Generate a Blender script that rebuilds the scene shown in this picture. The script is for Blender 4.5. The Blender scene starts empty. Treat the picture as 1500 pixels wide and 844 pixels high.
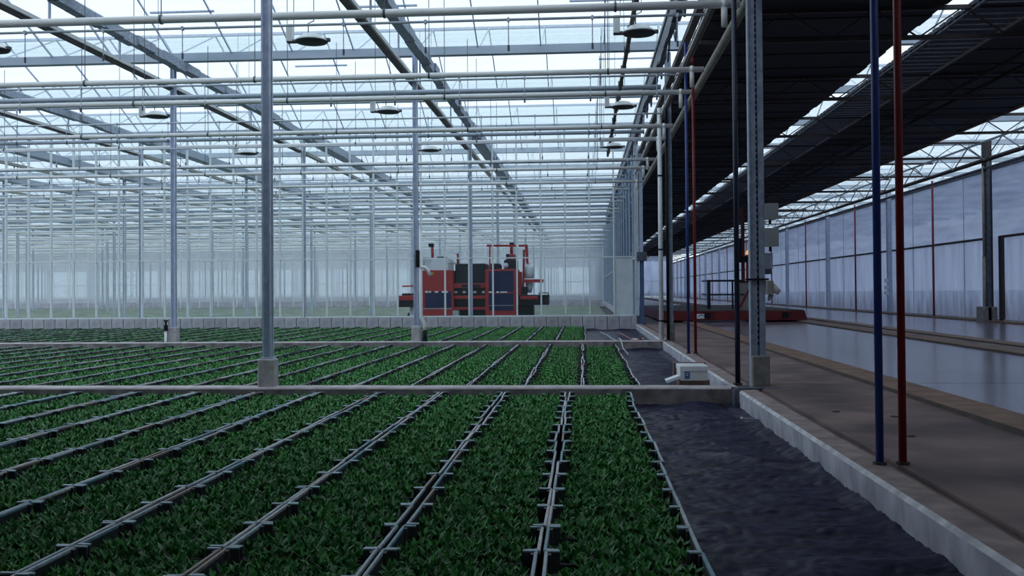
import bpy, math, random
from mathutils import Vector, Matrix, noise
random.seed(7)
S = bpy.context.scene
COL = S.collection
R = random.uniform

# ------------------------------------------------------------------ camera
FPX = 1458.0                       # focal length in pixels of the 1500 x 844 frame
YAW = math.atan(104 / FPX); PITCH = 0.0146; ROLL = 0.0075
CAM = Vector((0, 0, 1.16))
fw = Vector((-math.sin(YAW) * math.cos(PITCH), math.cos(YAW) * math.cos(PITCH), math.sin(PITCH)))
r0 = Vector((math.cos(YAW), math.sin(YAW), 0)); u0 = r0.cross(fw)
rt = r0 * math.cos(ROLL) - u0 * math.sin(ROLL); up = u0 * math.cos(ROLL) + r0 * math.sin(ROLL)
cd = bpy.data.cameras.new('camera'); cam = bpy.data.objects.new('camera', cd); COL.objects.link(cam)
cd.sensor_width = 36; cd.lens = 36 * FPX / 1500; cd.shift_y = -17.5 / 1500; cd.clip_end = 600
cam.matrix_world = Matrix(((rt.x, up.x, -fw.x, CAM.x), (rt.y, up.y, -fw.y, CAM.y), (rt.z, up.z, -fw.z, CAM.z), (0, 0, 0, 1)))
S.camera = cam
PPY = 422 - 17.5

# ------------------------------------------------------------------ world, exposure
w = bpy.data.worlds.new('overcast_sky'); S.world = w; w.use_nodes = True
bg = w.node_tree.nodes['Background']
bg.inputs[0].default_value = (0.75, 0.865, 0.98, 1); bg.inputs[1].default_value = 1.48
S.view_settings.view_transform = 'Standard'; S.view_settings.look = 'None'
S.view_settings.exposure = 0.0; S.view_settings.gamma = 1.0
S.cycles.max_bounces = 10; S.cycles.transparent_max_bounces = 64; S.cycles.transmission_bounces = 8
S.cycles.diffuse_bounces = 5

def at(x, y, Y):
    "point at depth Y seen along the photograph's pixel (used to measure sizes)"
    d = fw + rt * ((x - 750) / FPX) - up * ((y - PPY) / FPX)
    return CAM + d * (Y / d.y)
def onscreen(X, Y, Z, m=40):
    v = Vector((X, Y, Z)) - CAM; k = v.dot(fw)
    if k < .2: return False
    x = 750 + FPX * v.dot(rt) / k; y = PPY - FPX * v.dot(up) / k
    return -m < x < 1500 + m and -m < y < 844 + m

# ------------------------------------------------------------------ materials
MATS = {}
def mat(name, c1, c2=None, scale=8.0, rough=.6, metal=0.0, bump=0.0, detail=4, stretch=(1, 1, 1), objvar=0.0, spec=.5, lo=.35, hi=.7):
    m = bpy.data.materials.new(name); m.use_nodes = True; MATS[name] = m
    nt = m.node_tree; b = nt.nodes['Principled BSDF']
    b.inputs['Roughness'].default_value = rough; b.inputs['Metallic'].default_value = metal
    b.inputs['Specular IOR Level'].default_value = spec
    if c2 is None:
        b.inputs['Base Color'].default_value = (*c1, 1); return m
    tc = nt.nodes.new('ShaderNodeTexCoord'); mp = nt.nodes.new('ShaderNodeMapping'); mp.inputs['Scale'].default_value = stretch
    nz = nt.nodes.new('ShaderNodeTexNoise'); nz.inputs['Scale'].default_value = scale; nz.inputs['Detail'].default_value = detail
    rp = nt.nodes.new('ShaderNodeValToRGB'); rp.color_ramp.elements[0].position = lo; rp.color_ramp.elements[1].position = hi
    rp.color_ramp.elements[0].color = (*c1, 1); rp.color_ramp.elements[1].color = (*c2, 1)
    L = nt.links.new
    L(tc.outputs['Object'], mp.inputs[0]); L(mp.outputs[0], nz.inputs['Vector']); L(nz.outputs['Fac'], rp.inputs[0])
    out = rp.outputs[0]
    if objvar:
        oi = nt.nodes.new('ShaderNodeObjectInfo'); hs = nt.nodes.new('ShaderNodeHueSaturation')
        ma = nt.nodes.new('ShaderNodeMath'); ma.operation = 'MULTIPLY_ADD'; ma.inputs[1].default_value = objvar; ma.inputs[2].default_value = 1 - objvar / 2
        L(oi.outputs['Random'], ma.inputs[0]); L(ma.outputs[0], hs.inputs['Value']); L(out, hs.inputs['Color']); out = hs.outputs[0]
    L(out, b.inputs['Base Color'])
    if bump:
        bp = nt.nodes.new('ShaderNodeBump'); bp.inputs['Strength'].default_value = bump; bp.inputs['Distance'].default_value = .02
        L(nz.outputs['Fac'], bp.inputs['Height']); L(bp.outputs[0], b.inputs['Normal'])
    return m

def glass(name, tint, haze, haze_col, diffuse=0.0, dirt=0.0, gloss=0.0, stretch=(1, 1, 1)):
    "thin greenhouse glass: clear part + whitewash, dust or stand-in haze that scatters light"
    m = bpy.data.materials.new(name); m.use_nodes = True; MATS[name] = m
    nt = m.node_tree; nt.nodes.clear(); L = nt.links.new; N = nt.nodes.new
    out = N('ShaderNodeOutputMaterial')
    tr = N('ShaderNodeBsdfTransparent'); tr.inputs[0].default_value = (*tint, 1)
    tl = N('ShaderNodeBsdfTranslucent'); tl.inputs[0].default_value = (*haze_col, 1)
    df = N('ShaderNodeBsdfDiffuse'); df.inputs[0].default_value = (*haze_col, 1)
    mx = N('ShaderNodeMixShader'); mx.inputs[0].default_value = diffuse
    L(tl.outputs[0], mx.inputs[1]); L(df.outputs[0], mx.inputs[2])
    m2 = N('ShaderNodeMixShader'); m2.inputs[0].default_value = haze
    L(tr.outputs[0], m2.inputs[1]); L(mx.outputs[0], m2.inputs[2])
    last = m2
    if dirt:
        tc = N('ShaderNodeTexCoord'); mp = N('ShaderNodeMapping'); mp.inputs['Scale'].default_value = stretch
        nz = N('ShaderNodeTexNoise'); nz.inputs['Scale'].default_value = 1.0; nz.inputs['Detail'].default_value = 6
        mr = N('ShaderNodeMapRange'); mr.inputs[1].default_value = .3; mr.inputs[2].default_value = .75
        mr.inputs[3].default_value = haze - dirt; mr.inputs[4].default_value = min(1, haze + dirt)
        L(tc.outputs['Object'], mp.inputs[0]); L(mp.outputs[0], nz.inputs['Vector']); L(nz.outputs['Fac'], mr.inputs[0]); L(mr.outputs[0], m2.inputs[0])
    if gloss:
        gl = N('ShaderNodeBsdfGlossy'); gl.inputs['Roughness'].default_value = .05
        m3 = N('ShaderNodeMixShader'); m3.inputs[0].default_value = gloss
        L(last.outputs[0], m3.inputs[1]); L(gl.outputs[0], m3.inputs[2]); last = m3
    L(last.outputs[0], out.inputs[0])
    return m

galv = mat('galvanised_steel', (.42, .48, .64), (.60, .65, .80), 14, .5, .05, objvar=.12)
galv_blue = mat('weathered_galvanised', (.24, .29, .41), (.38, .44, .57), 14, .5, .05)
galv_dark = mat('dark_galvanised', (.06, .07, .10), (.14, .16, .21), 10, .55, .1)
galv_far = mat('pale_hazed_steel', (.48, .55, .64), (.60, .67, .74), 5, .5, 0)  # steel paled by distance haze in its colour; also used on light near bars
gutter_m = mat('gutter_steel', (.34, .41, .50), (.46, .52, .61), 3, .5, 0, stretch=(.3, 1, 1))
pipe_w = mat('white_pipe_paint', (.72, .74, .75), (.84, .85, .84), 5, .45, 0, stretch=(.5, 3, 3))
white_p = mat('white_plastic', (.70, .74, .78), (.80, .83, .86), 6, .4)
mullion_m = mat('white_aluminium', (.66, .74, .78), (.76, .83, .86), 3, .5)
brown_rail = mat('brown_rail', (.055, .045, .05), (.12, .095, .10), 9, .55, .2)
pale_rail = mat('pale_rail', (.30, .28, .26), (.42, .39, .36), 7, .55)
screen_dark = mat('blackout_cloth', (.016, .015, .025), (.024, .022, .036), 30, .85, stretch=(.15, 2, 2), objvar=.3)
screen_pack = mat('folded_screen_cloth', (.20, .24, .32), (.48, .54, .62), 30, .8, bump=.4)
slat_m = mat('dark_slats', (.03, .032, .05), (.07, .075, .10), 20, .8)
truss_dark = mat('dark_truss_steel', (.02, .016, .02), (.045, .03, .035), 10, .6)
conc = mat('concrete', (.17, .165, .17), (.30, .29, .29), 9, .85, bump=.3)
conc_block = mat('concrete_block', (.34, .34, .39), (.48, .48, .53), 5, .85, objvar=.22, bump=.2)
joint_m = mat('rusty_joint', (.09, .05, .045), (.22, .15, .14), 3, .9)
conc_post = mat('concrete_footing', (.36, .35, .37), (.52, .50, .51), 16, .85, bump=.3)
curb_m = mat('curb_concrete', (.22, .22, .27), (.50, .51, .58), 6, .85, bump=.3, stretch=(1, 1, .6), lo=.25, hi=.7, detail=8)
curb_edge = mat('curb_worn_lit_edge', (.34, .34, .37), (.62, .62, .66), 9, .85, bump=.3, detail=8)  # paler chamfer: wear plus an edge highlight put into the colour
curb_top = mat('curb_top', (.18, .135, .135), (.32, .255, .25), 6, .8, bump=.2, detail=8)
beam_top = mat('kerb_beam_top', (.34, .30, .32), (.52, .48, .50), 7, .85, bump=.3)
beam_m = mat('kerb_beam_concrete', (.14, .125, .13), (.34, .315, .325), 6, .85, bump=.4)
path_m = mat('path_concrete', (.09, .064, .068), (.26, .178, .168), 1.7, .6, bump=.25, detail=8, objvar=.12, spec=.35)
wet_m = mat('wet_concrete', (.12, .10, .135), (.23, .19, .25), 1.1, .20, bump=.06, detail=9, stretch=(1, .4, 1), objvar=.1, spec=.6)
rust_m = mat('rusty_rail', (.16, .09, .065), (.28, .175, .13), 4, .65, 0, bump=.1)
rail_side = mat('rail_side_dark', (.03, .022, .02), (.06, .04, .035), 6, .7)
fabric_m = mat('weed_cloth', (.008, .008, .022), (.030, .030, .075), 7, .45, bump=1.0, detail=12, stretch=(.6, 1.6, 1), spec=.12)
soil_m = mat('ground_cloth_dark', (.014, .014, .02), (.03, .03, .035), 3, .7)
blue_p = mat('blue_paint', (.02, .045, .22), (.03, .065, .30), 6, .35)
dblue_p = mat('dark_blue_paint', (.008, .012, .035), (.014, .02, .055), 6, .4)
slate_p = mat('slate_blue_paint', (.05, .09, .19), (.07, .12, .25), 5, .5)
red_p = mat('red_paint', (.19, .009, .014), (.26, .014, .02), 6, .45)
rose_p = mat('rose_red_paint', (.24, .025, .05), (.30, .04, .065), 4, .5)
machine_red = mat('machine_red', (.27, .009, .014), (.36, .016, .02), 5, .5)
wagon_red = mat('wagon_red', (.10, .006, .008), (.17, .012, .014), 3, .6)
wagon_deck = mat('wagon_deck', (.06, .045, .045), (.11, .085, .08), 4, .8)
navy = mat('navy_panel', (.008, .012, .06), (.013, .02, .085), 5, .5, spec=.25)
black_p = mat('black_plastic', (.006, .008, .015), (.014, .016, .026), 8, .55, spec=.2)
tank_m = mat('white_tank', (.58, .66, .72), (.70, .77, .82), 3, .5)
yellow_m = mat('yellow_sticker', (.45, .30, .03))
cream = mat('cream_plastic', (.33, .31, .29), (.40, .38, .36), 5, .5)
boxgrey = mat('grey_enclosure', (.30, .32, .35), (.36, .38, .41), 5, .5)
logo_blue = mat('printed_blue', (.03, .16, .40))
print_navy = mat('printed_navy', (.02, .03, .12))
brown_card = mat('brown_board', (.12, .075, .06), (.18, .12, .10), 12, .8)
amber = bpy.data.materials.new('amber_lamp'); amber.use_nodes = True
_b = amber.node_tree.nodes['Principled BSDF']; _b.inputs['Base Color'].default_value = (.8, .4, .1, 1)
_b.inputs['Emission Color'].default_value = (1, .55, .2, 1); _b.inputs['Emission Strength'].default_value = .7
lamp_white = mat('lamp_reflector', (.62, .66, .68), (.74, .78, .79), 5, .4)
lamp_under = mat('lamp_underside', (.06, .06, .08))
far_bed = mat('far_crop', (.10, .14, .10), (.20, .25, .20), 2, .9)

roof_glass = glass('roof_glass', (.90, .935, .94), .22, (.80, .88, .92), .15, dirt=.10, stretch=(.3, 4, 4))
roof_glass_far = glass('roof_glass_far', (.95, .965, .97), .30, (.84, .90, .94), .15, dirt=.08, stretch=(.3, 4, 4))  # copy of the roof glass made clearer and hazier to brighten the distance
part_glass = glass('partition_glass', (.97, .985, .99), .035, (.80, .88, .94), .3, dirt=.02, stretch=(.5, .5, .5))
far_glass = glass('far_glass', (.85, .92, .95), .50, (.80, .90, .95), .2, dirt=.15, stretch=(.5, .5, .15))
side_glass = glass('side_glass', (.45, .60, .80), .16, (.24, .34, .55), .6, dirt=.1, gloss=.15, stretch=(1, 1, .5))
haze_film = glass('haze_veil_film', (.95, .97, .98), .42, (.88, .93, .97), .15, dirt=.12, stretch=(.5, .5, .2))  # milky scatter standing in for distance haze
def mottled_glass(name, stretch, base):  # uneven tones: dirt on the lower panes, painted reflections on the upper
    m = glass(name, (.60, .66, .80), .93, (.33, .38, .52), .35, dirt=.06, stretch=stretch)
    nt = m.node_tree; N = nt.nodes.new; L = nt.links.new
    tc = N('ShaderNodeTexCoord'); mp = N('ShaderNodeMapping'); mp.inputs['Scale'].default_value = stretch
    nz = N('ShaderNodeTexNoise'); nz.inputs['Scale'].default_value = 1.6; nz.inputs['Detail'].default_value = 8
    rp = N('ShaderNodeValToRGB'); rp.color_ramp.elements[0].position = .3; rp.color_ramp.elements[1].position = .75
    rp.color_ramp.elements[0].color = (.30, .34, .49, 1); rp.color_ramp.elements[1].color = (.44, .50, .68, 1)
    L(tc.outputs['Object'], mp.inputs[0]); L(mp.outputs[0], nz.inputs['Vector']); L(nz.outputs['Fac'], rp.inputs[0]); out = rp.outputs[0]
    if base:                                                             # mud splashed up from the ground
        sx = N('ShaderNodeSeparateXYZ'); L(tc.outputs['Object'], sx.inputs[0])
        n2 = N('ShaderNodeTexNoise'); n2.inputs['Scale'].default_value = 2.2; n2.inputs['Detail'].default_value = 6; L(mp.outputs[0], n2.inputs['Vector'])
        ma = N('ShaderNodeMath'); ma.operation = 'MULTIPLY_ADD'; ma.inputs[1].default_value = -2.2; L(n2.outputs['Fac'], ma.inputs[0]); L(sx.outputs['Z'], ma.inputs[2])
        mr = N('ShaderNodeMapRange'); mr.inputs[1].default_value = -.95; mr.inputs[2].default_value = -.15; mr.inputs[3].default_value = .75; mr.inputs[4].default_value = 0
        L(ma.outputs[0], mr.inputs[0])
        mx = N('ShaderNodeMix'); mx.data_type = 'RGBA'; L(mr.outputs[0], mx.inputs[0]); L(out, mx.inputs[6]); mx.inputs[7].default_value = (.15, .14, .18, 1); out = mx.outputs[2]
    for b in nt.nodes:
        if b.type in ('BSDF_TRANSLUCENT', 'BSDF_DIFFUSE'): L(out, b.inputs[0])
    return m
right_glass = mottled_glass('whitewashed_glass', (1, 1.6, .3), True)
right_glass_up = mottled_glass('whitewashed_glass_reflections', (1, .35, 3.0), False)  # stretched noise paints wavy reflections across the upper panes

# crate rim: weathered, each crate its own tone
rim_m = bpy.data.materials.new('crate_rim'); rim_m.use_nodes = True
def _rim():
    nt = rim_m.node_tree; b = nt.nodes['Principled BSDF']; b.inputs['Roughness'].default_value = .55
    oi = nt.nodes.new('ShaderNodeObjectInfo'); rp = nt.nodes.new('ShaderNodeValToRGB'); cr = rp.color_ramp; cr.interpolation = 'CONSTANT'
    cols = [(0, (.55, .68, .76)), (.2, (.80, .80, .84)), (.4, (.24, .46, .56)), (.55, (.70, .70, .72)), (.7, (.46, .58, .66)), (.85, (.36, .29, .26))]
    cr.elements[0].color = (*cols[0][1], 1); cr.elements[1].position = cols[1][0]; cr.elements[1].color = (*cols[1][1], 1)
    for p, c in cols[2:]:
        e = cr.elements.new(p); e.color = (*c, 1)
    tc = nt.nodes.new('ShaderNodeTexCoord'); nz = nt.nodes.new('ShaderNodeTexNoise'); nz.inputs['Scale'].default_value = 22
    mx = nt.nodes.new('ShaderNodeMix'); mx.data_type = 'RGBA'; mx.blend_type = 'MULTIPLY'; mx.inputs[0].default_value = .75
    nt.links.new(tc.outputs['Object'], nz.inputs['Vector']); nt.links.new(oi.outputs['Random'], rp.inputs[0])
    nt.links.new(rp.outputs[0], mx.inputs[6]); nt.links.new(nz.outputs['Fac'], mx.inputs[7]); nt.links.new(mx.outputs[2], b.inputs['Base Color'])
_rim()
post_m = mat('crate_post', (.028, .034, .042), (.055, .06, .066), 12, .6, objvar=.5)
crate_m = mat('crate_body', (.016, .026, .034), (.065, .05, .045), 2.5, .65, objvar=.6, lo=.42, hi=.58)
post_top = mat('crate_post_top', (.20, .34, .42), (.36, .48, .55), 12, .5, objvar=.4)
leaf_m = bpy.data.materials.new('seedling_leaf'); leaf_m.use_nodes = True
def _leaf():
    nt = leaf_m.node_tree; b = nt.nodes['Principled BSDF']; b.inputs['Roughness'].default_value = .5; b.inputs['Specular IOR Level'].default_value = .3
    at_ = nt.nodes.new('ShaderNodeAttribute'); at_.attribute_name = 'tone'
    rp = nt.nodes.new('ShaderNodeValToRGB'); cr = rp.color_ramp
    cr.elements[0].position = 0; cr.elements[0].color = (.022, .09, .026, 1); cr.elements[1].position = 1; cr.elements[1].color = (.30, .38, .29, 1)
    e = cr.elements.new(.45); e.color = (.05, .255, .055, 1)
    e = cr.elements.new(.8); e.color = (.10, .36, .085, 1)
    nt.links.new(at_.outputs['Fac'], rp.inputs[0]); nt.links.new(rp.outputs[0], b.inputs['Base Color'])
_leaf()

# ------------------------------------------------------------------ mesh helpers
class MB:
    def __init__(self): self.v = []; self.f = []; self.m = []; self.k = 0; self.smooth = False
    def mi(self, k): self.k = k; return self
    def add(self, vs, fs):
        n = len(self.v); self.v += [tuple(p) for p in vs]
        self.f += [tuple(i + n for i in f) for f in fs]; self.m += [self.k] * len(fs); return self
    def box(self, x0, x1, y0, y1, z0, z1):
        return self.add([(x0, y0, z0), (x1, y0, z0), (x1, y1, z0), (x0, y1, z0), (x0, y0, z1), (x1, y0, z1), (x1, y1, z1), (x0, y1, z1)],
                        [(0, 3, 2, 1), (4, 5, 6, 7), (0, 1, 5, 4), (1, 2, 6, 5), (2, 3, 7, 6), (3, 0, 4, 7)])
    def bbox(self, x0, x1, y0, y1, z0, z1, b=.01):
        "box with chamfered vertical and top edges"
        a = [(x0 + b, y0), (x1 - b, y0), (x1, y0 + b), (x1, y1 - b), (x1 - b, y1), (x0 + b, y1), (x0, y1 - b), (x0, y0 + b)]
        cx, cy = (x0 + x1) / 2, (y0 + y1) / 2
        t = [(x + (b if x < cx else -b) * .7, y + (b if y < cy else -b) * .7) for x, y in a]
        vs = [(x, y, z0) for x, y in a] + [(x, y, z1 - b) for x, y in a] + [(x, y, z1) for x, y in t]
        fs = [tuple(range(7, -1, -1)), tuple(range(16, 24))]
        for r_ in (0, 8):
            fs += [(r_ + i, r_ + (i + 1) % 8, r_ + 8 + (i + 1) % 8, r_ + 8 + i) for i in range(8)]
        return self.add(vs, fs)
    def tube(self, p0, p1, r, n=10, r1=None, cap=True):
        p0, p1 = Vector(p0), Vector(p1); d = (p1 - p0).normalized()
        a = d.orthogonal().normalized(); b = d.cross(a); r1 = r if r1 is None else r1
        vs = []
        for p, q in ((p0, r), (p1, r1)):
            vs += [p + a * (q * math.cos(2 * math.pi * i / n)) + b * (q * math.sin(2 * math.pi * i / n)) for i in range(n)]
        fs = [(i, (i + 1) % n, n + (i + 1) % n, n + i) for i in range(n)]
        if cap: fs += [tuple(range(n - 1, -1, -1)), tuple(range(n, 2 * n))]
        return self.add(vs, fs)
    def path(self, pts, r, n=8):
        pts = [Vector(p) for p in pts]; rings = []
        ref = None
        for i, p in enumerate(pts):
            d = (pts[min(i + 1, len(pts) - 1)] - pts[max(i - 1, 0)]).normalized()
            if ref is None: ref = d.orthogonal().normalized()
            ref = (ref - d * ref.dot(d)).normalized(); b = d.cross(ref)
            rings.append([p + ref * (r * math.cos(2 * math.pi * k / n)) + b * (r * math.sin(2 * math.pi * k / n)) for k in range(n)])
        vs = [q for ring in rings for q in ring]
        fs = [(i * n + k, i * n + (k + 1) % n, (i + 1) * n + (k + 1) % n, (i + 1) * n + k) for i in range(len(pts) - 1) for k in range(n)]
        fs += [tuple(range(n - 1, -1, -1)), tuple((len(pts) - 1) * n + k for k in range(n))]
        return self.add(vs, fs)
    def lathe(self, prof, c, n=20):
        vs = []
        for r, z in prof: vs += [(c[0] + r * math.cos(2 * math.pi * i / n), c[1] + r * math.sin(2 * math.pi * i / n), c[2] + z) for i in range(n)]
        fs = [(k * n + i, k * n + (i + 1) % n, (k + 1) * n + (i + 1) % n, (k + 1) * n + i) for k in range(len(prof) - 1) for i in range(n)]
        fs += [tuple(range(n - 1, -1, -1)), tuple((len(prof) - 1) * n + i for i in range(n))]
        return self.add(vs, fs)
    def bar(self, p0, p1, wx, wy):
        "straight bar with rectangular section"
        p0, p1 = Vector(p0), Vector(p1); d = (p1 - p0).normalized()
        a = d.cross(Vector((0, 0, 1))); a = Vector((1, 0, 0)) if a.length < 1e-4 else a.normalized()
        b = d.cross(a); vs = []
        for p in (p0, p1):
            vs += [p + a * (sx * wx / 2) + b * (sy * wy / 2) for sx, sy in ((-1, -1), (1, -1), (1, 1), (-1, 1))]
        return self.add(vs, [(3, 2, 1, 0), (4, 5, 6, 7), (0, 1, 5, 4), (1, 2, 6, 5), (2, 3, 7, 6), (3, 0, 4, 7)])
    def quad(self, a, b, c, d): return self.add([a, b, c, d], [(0, 1, 2, 3)])
    def mesh(self, name, mats, off=None):
        me = bpy.data.meshes.new(name)
        vs = self.v if off is None else [(x - off[0], y - off[1], z - off[2]) for x, y, z in self.v]
        me.from_pydata(vs, [], self.f)
        if not isinstance(mats, (list, tuple)): mats = [mats]
        for q in mats: me.materials.append(q)
        if len(mats) > 1: me.polygons.foreach_set('material_index', self.m)
        if self.smooth: me.polygons.foreach_set('use_smooth', [True] * len(me.polygons))
        me.update(); return me
    def build(self, name, mats, parent=None, loc=None):
        "vertices are in world coordinates; the object gets its parent's (or loc's) origin"
        off = ORG[parent.name] if parent else (loc or (0, 0, 0))
        o = bpy.data.objects.new(name, self.mesh(name, mats, off)); COL.objects.link(o)
        ORG[o.name] = tuple(off)
        if parent: o.parent = parent
        else: o.location = off
        return o
    def sm(self): self.smooth = True; return self
ORG = {}
def tag(o, label, cat, group=None, kind=None):
    o['label'] = label; o['category'] = cat
    if group: o['group'] = group
    if kind: o['kind'] = kind
    return o
def thing(name, loc, label=None, cat=None, group=None):
    o = bpy.data.objects.new(name, None); COL.objects.link(o); o.location = loc; o.empty_display_size = .1; ORG[o.name] = tuple(loc)
    if label: tag(o, label, cat, group)
    return o
def structure(name, loc=(0, 0, 0)):
    o = thing(name, loc); o['kind'] = 'structure'; return o
def put(name, me, parent, loc=(0, 0, 0), rot=0):
    o = bpy.data.objects.new(name, me); COL.objects.link(o); o.parent = parent; o.location = loc
    if rot: o.rotation_euler.z = rot
    return o
def copy_tree(o, parent=None):
    c = o.copy(); COL.objects.link(c)
    if parent: c.parent = parent
    for ch in [q for q in o.children]: copy_tree(ch, c)
    return c
ONES = ['', 'first', 'second', 'third', 'fourth', 'fifth', 'sixth', 'seventh', 'eighth', 'ninth', 'tenth', 'eleventh', 'twelfth', 'thirteenth',
        'fourteenth', 'fifteenth', 'sixteenth', 'seventeenth', 'eighteenth', 'nineteenth', 'twentieth']
def nth(n):
    if n <= 20: return ONES[n]
    t, u = divmod(n, 10); b = {2: 'twent', 3: 'thirt', 4: 'fort'}[t]
    return b + 'ieth' if u == 0 else b + 'y-' + ONES[u]

# ------------------------------------------------------------------ layout
Y0, BAY = 9.97, 9.2; HALF = 4.6
KY = [9.97, 19.10, 28.40] + [28.40 + BAY * i for i in range(1, 12)]      # column rows
CX = [1.66 - 4.87 * i for i in range(0, 18)]                               # column lines in X
YEND = KY[-1]
GUT = [9.97, 14.57, 19.17, 23.77, 28.37] + [28.37 + HALF * i for i in range(1, 23)]
GZ = 5.87                                                                  # gutter height
XW = 11.4                                                                  # right glass wall
HZ = .20                                                                   # hall floor height
def xl(Y, m=1.5): return -.605 * Y - m                                     # left limit of the view at depth Y

# ------------------------------------------------------------------ floor
fl = structure('floor')
MB().box(-95, 1.50, -12, YEND + 3, -.12, -.02).build('base_ground', soil_m, fl)
MB().box(1.50, 60, -12, YEND + 3, -.12, .02).build('subfloor', soil_m, fl)
for i in range(-2, 14):                                                     # slabs of the hall, one bay each
    y0 = 10.2 + BAY * i + .012; y1 = y0 + BAY - .02
    if y0 > YEND: break
    MB().box(1.705, 2.82, y0, y1, .02, HZ).build('path_slab', path_m, fl)
    MB().box(3.20, 6.05, y0, y1, .02, HZ + .005).build('wet_floor_slab', wet_m, fl)
    MB().box(7.25, XW - .45, y0, y1, .02, HZ + .005).build('wet_floor_slab', wet_m, fl)
for xa, xb in ((2.84, 3.18), (6.07, 6.40), (6.88, 7.23)):
    MB().mi(0).box(xa, xb, -6, YEND, .02, HZ + .035).mi(1).box(xa - .02, xa, -6, YEND, .02, HZ + .03).build('rail_strip', [rust_m, rail_side], fl)
MB().box(6.42, 6.86, -6, YEND, .02, HZ + .01).build('rail_bed', path_m, fl)
MB().box(XW - .43, XW - .14, -6, YEND, .02, HZ + .05).build('wall_sill', rust_m, fl)
# ground of the next house, beyond the partition
bed = MB()
nx, ny = 90, 60
for j in range(ny + 1):
    for i in range(nx + 1):
        X = -85 + 86 * i / nx; Y = 28.9 + (69.8 - 28.9) * (j / ny)
        bed.v.append((X, Y, .02 + .10 * noise.noise((X * 3, Y * 3, 0)) + .05))
for j in range(ny):
    for i in range(nx):
        a = j * (nx + 1) + i; bed.f.append((a, a + 1, a + nx + 2, a + nx + 1)); bed.m.append(0)
o = bed.build('crop_bed', far_bed); tag(o, 'pale green crop bed filling the house behind the glazed partition', 'crop', kind='stuff')
# land outside the right wall
MB().box(60, 400, -100, 400, -.4, -.1).build('outside_ground', far_bed, fl)
MB().box(-400, -95, -100, 400, -.4, -.1).build('outside_ground', far_bed, fl)
MB().box(-95, 60, YEND + 3, 400, -.4, -.1).build('outside_ground', far_bed, fl)

# black ground cloth, wrinkled, in the open strip of each bay
def cloth(xr, y0, y1, nx, ny, label, rise=True):
    mb = MB().sm()
    for j in range(ny + 1):
        for i in range(nx + 1):
            u = i / nx; Y = y0 + (y1 - y0) * j / ny
            x0, x1 = xr; X = x0 + (x1 - x0) * u
            z = .010 + .030 * abs(noise.noise((X * 1.6, Y * 3.2, 3))) + .016 * abs(noise.noise((X * 4 + Y * 2, Y * 7, 9))) + .012 * abs(noise.noise((X * 11 - Y * 5, Y * 16 + X * 4, 5)))
            z += .035 * max(0, 1 - abs(Y - (y0 + .62 * (y1 - y0)) - .4 * math.sin(X * 3)) / .12) * .6
            if rise: z += .05 * max(0, 1 - (y1 - Y) / .22) * (.6 + .4 * math.sin(X * 7))
            z += .04 * max(0, 1 - (x1 - X) / .12) * (.5 + .5 * noise.noise((0, Y * 2.5, 1)))
            mb.v.append((X, Y, z))
    for j in range(ny):
        for i in range(nx):
            a = j * (nx + 1) + i; mb.f.append((a, a + 1, a + nx + 2, a + nx + 1)); mb.m.append(0)
    o = mb.build('ground_cloth', fabric_m, loc=((xr[0] + xr[1]) / 2, (y0 + y1) / 2, 0))
    return tag(o, label, 'ground cloth')
cloth((.44, 1.475), 1.8, 9.80, 90, 560, 'wrinkled black ground cloth in the nearest strip beside the concrete curb')
cloth((.58, 1.475), 10.1, 18.8, 30, 160, 'black ground cloth in the middle strip behind the white box')
cloth((.06, 1.475), 19.05, 28.2, 30, 120, 'black ground cloth with hoses in front of the glazed partition')

# curbs along the hall, one length per bay
for i, (y0, y1, lab) in enumerate(((1.5, 9.70, 'weathered concrete curb in front of the cross kerb, nearest length'),
                                   (10.12, 18.78, 'weathered concrete curb behind the white box, middle length'),
                                   (19.08, 28.2, 'short looking concrete curb ending at the glazed partition'))):
    t = thing('concrete_curb', (1.6, (y0 + y1) / 2, 0), lab, 'curb')
    n = 60; mb = MB()
    prof0 = [(1.475, -.02), (1.466, .178), (1.486, .199), (1.63, .202), (1.645, .19), (1.645, -.02)]
    for j in range(n + 1):
        Y = y0 + (y1 - y0) * j / n
        end = .03 if j in (0, n) else 0
        for x, z in prof0:
            w_ = .0015 * noise.noise((Y * 6, z * 9, i)) if x < 1.49 else 0
            mb.v.append((x + w_ + (end if x < 1.55 else 0), Y, z - (.01 if (end and z > .1) else 0) + .002 * noise.noise((Y * 5, x * 5, 7))))
    for j in range(n):
        for k in range(5):
            a = j * 6 + k; mb.f.append((a, a + 6, a + 7, a + 1)); mb.m.append((0, 1, 2, 2, 2)[k])
    mb.f.append((0, 1, 2, 3, 4, 5)); mb.f.append(tuple(n * 6 + k for k in (5, 4, 3, 2, 1, 0))); mb.m += [0, 0]
    mb.build('curb_body', [curb_m, curb_edge, curb_top], t)
    MB().box(1.65, 1.70, y0, y1, .02, HZ - .025).build('drain_gap', path_m, t)

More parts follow.
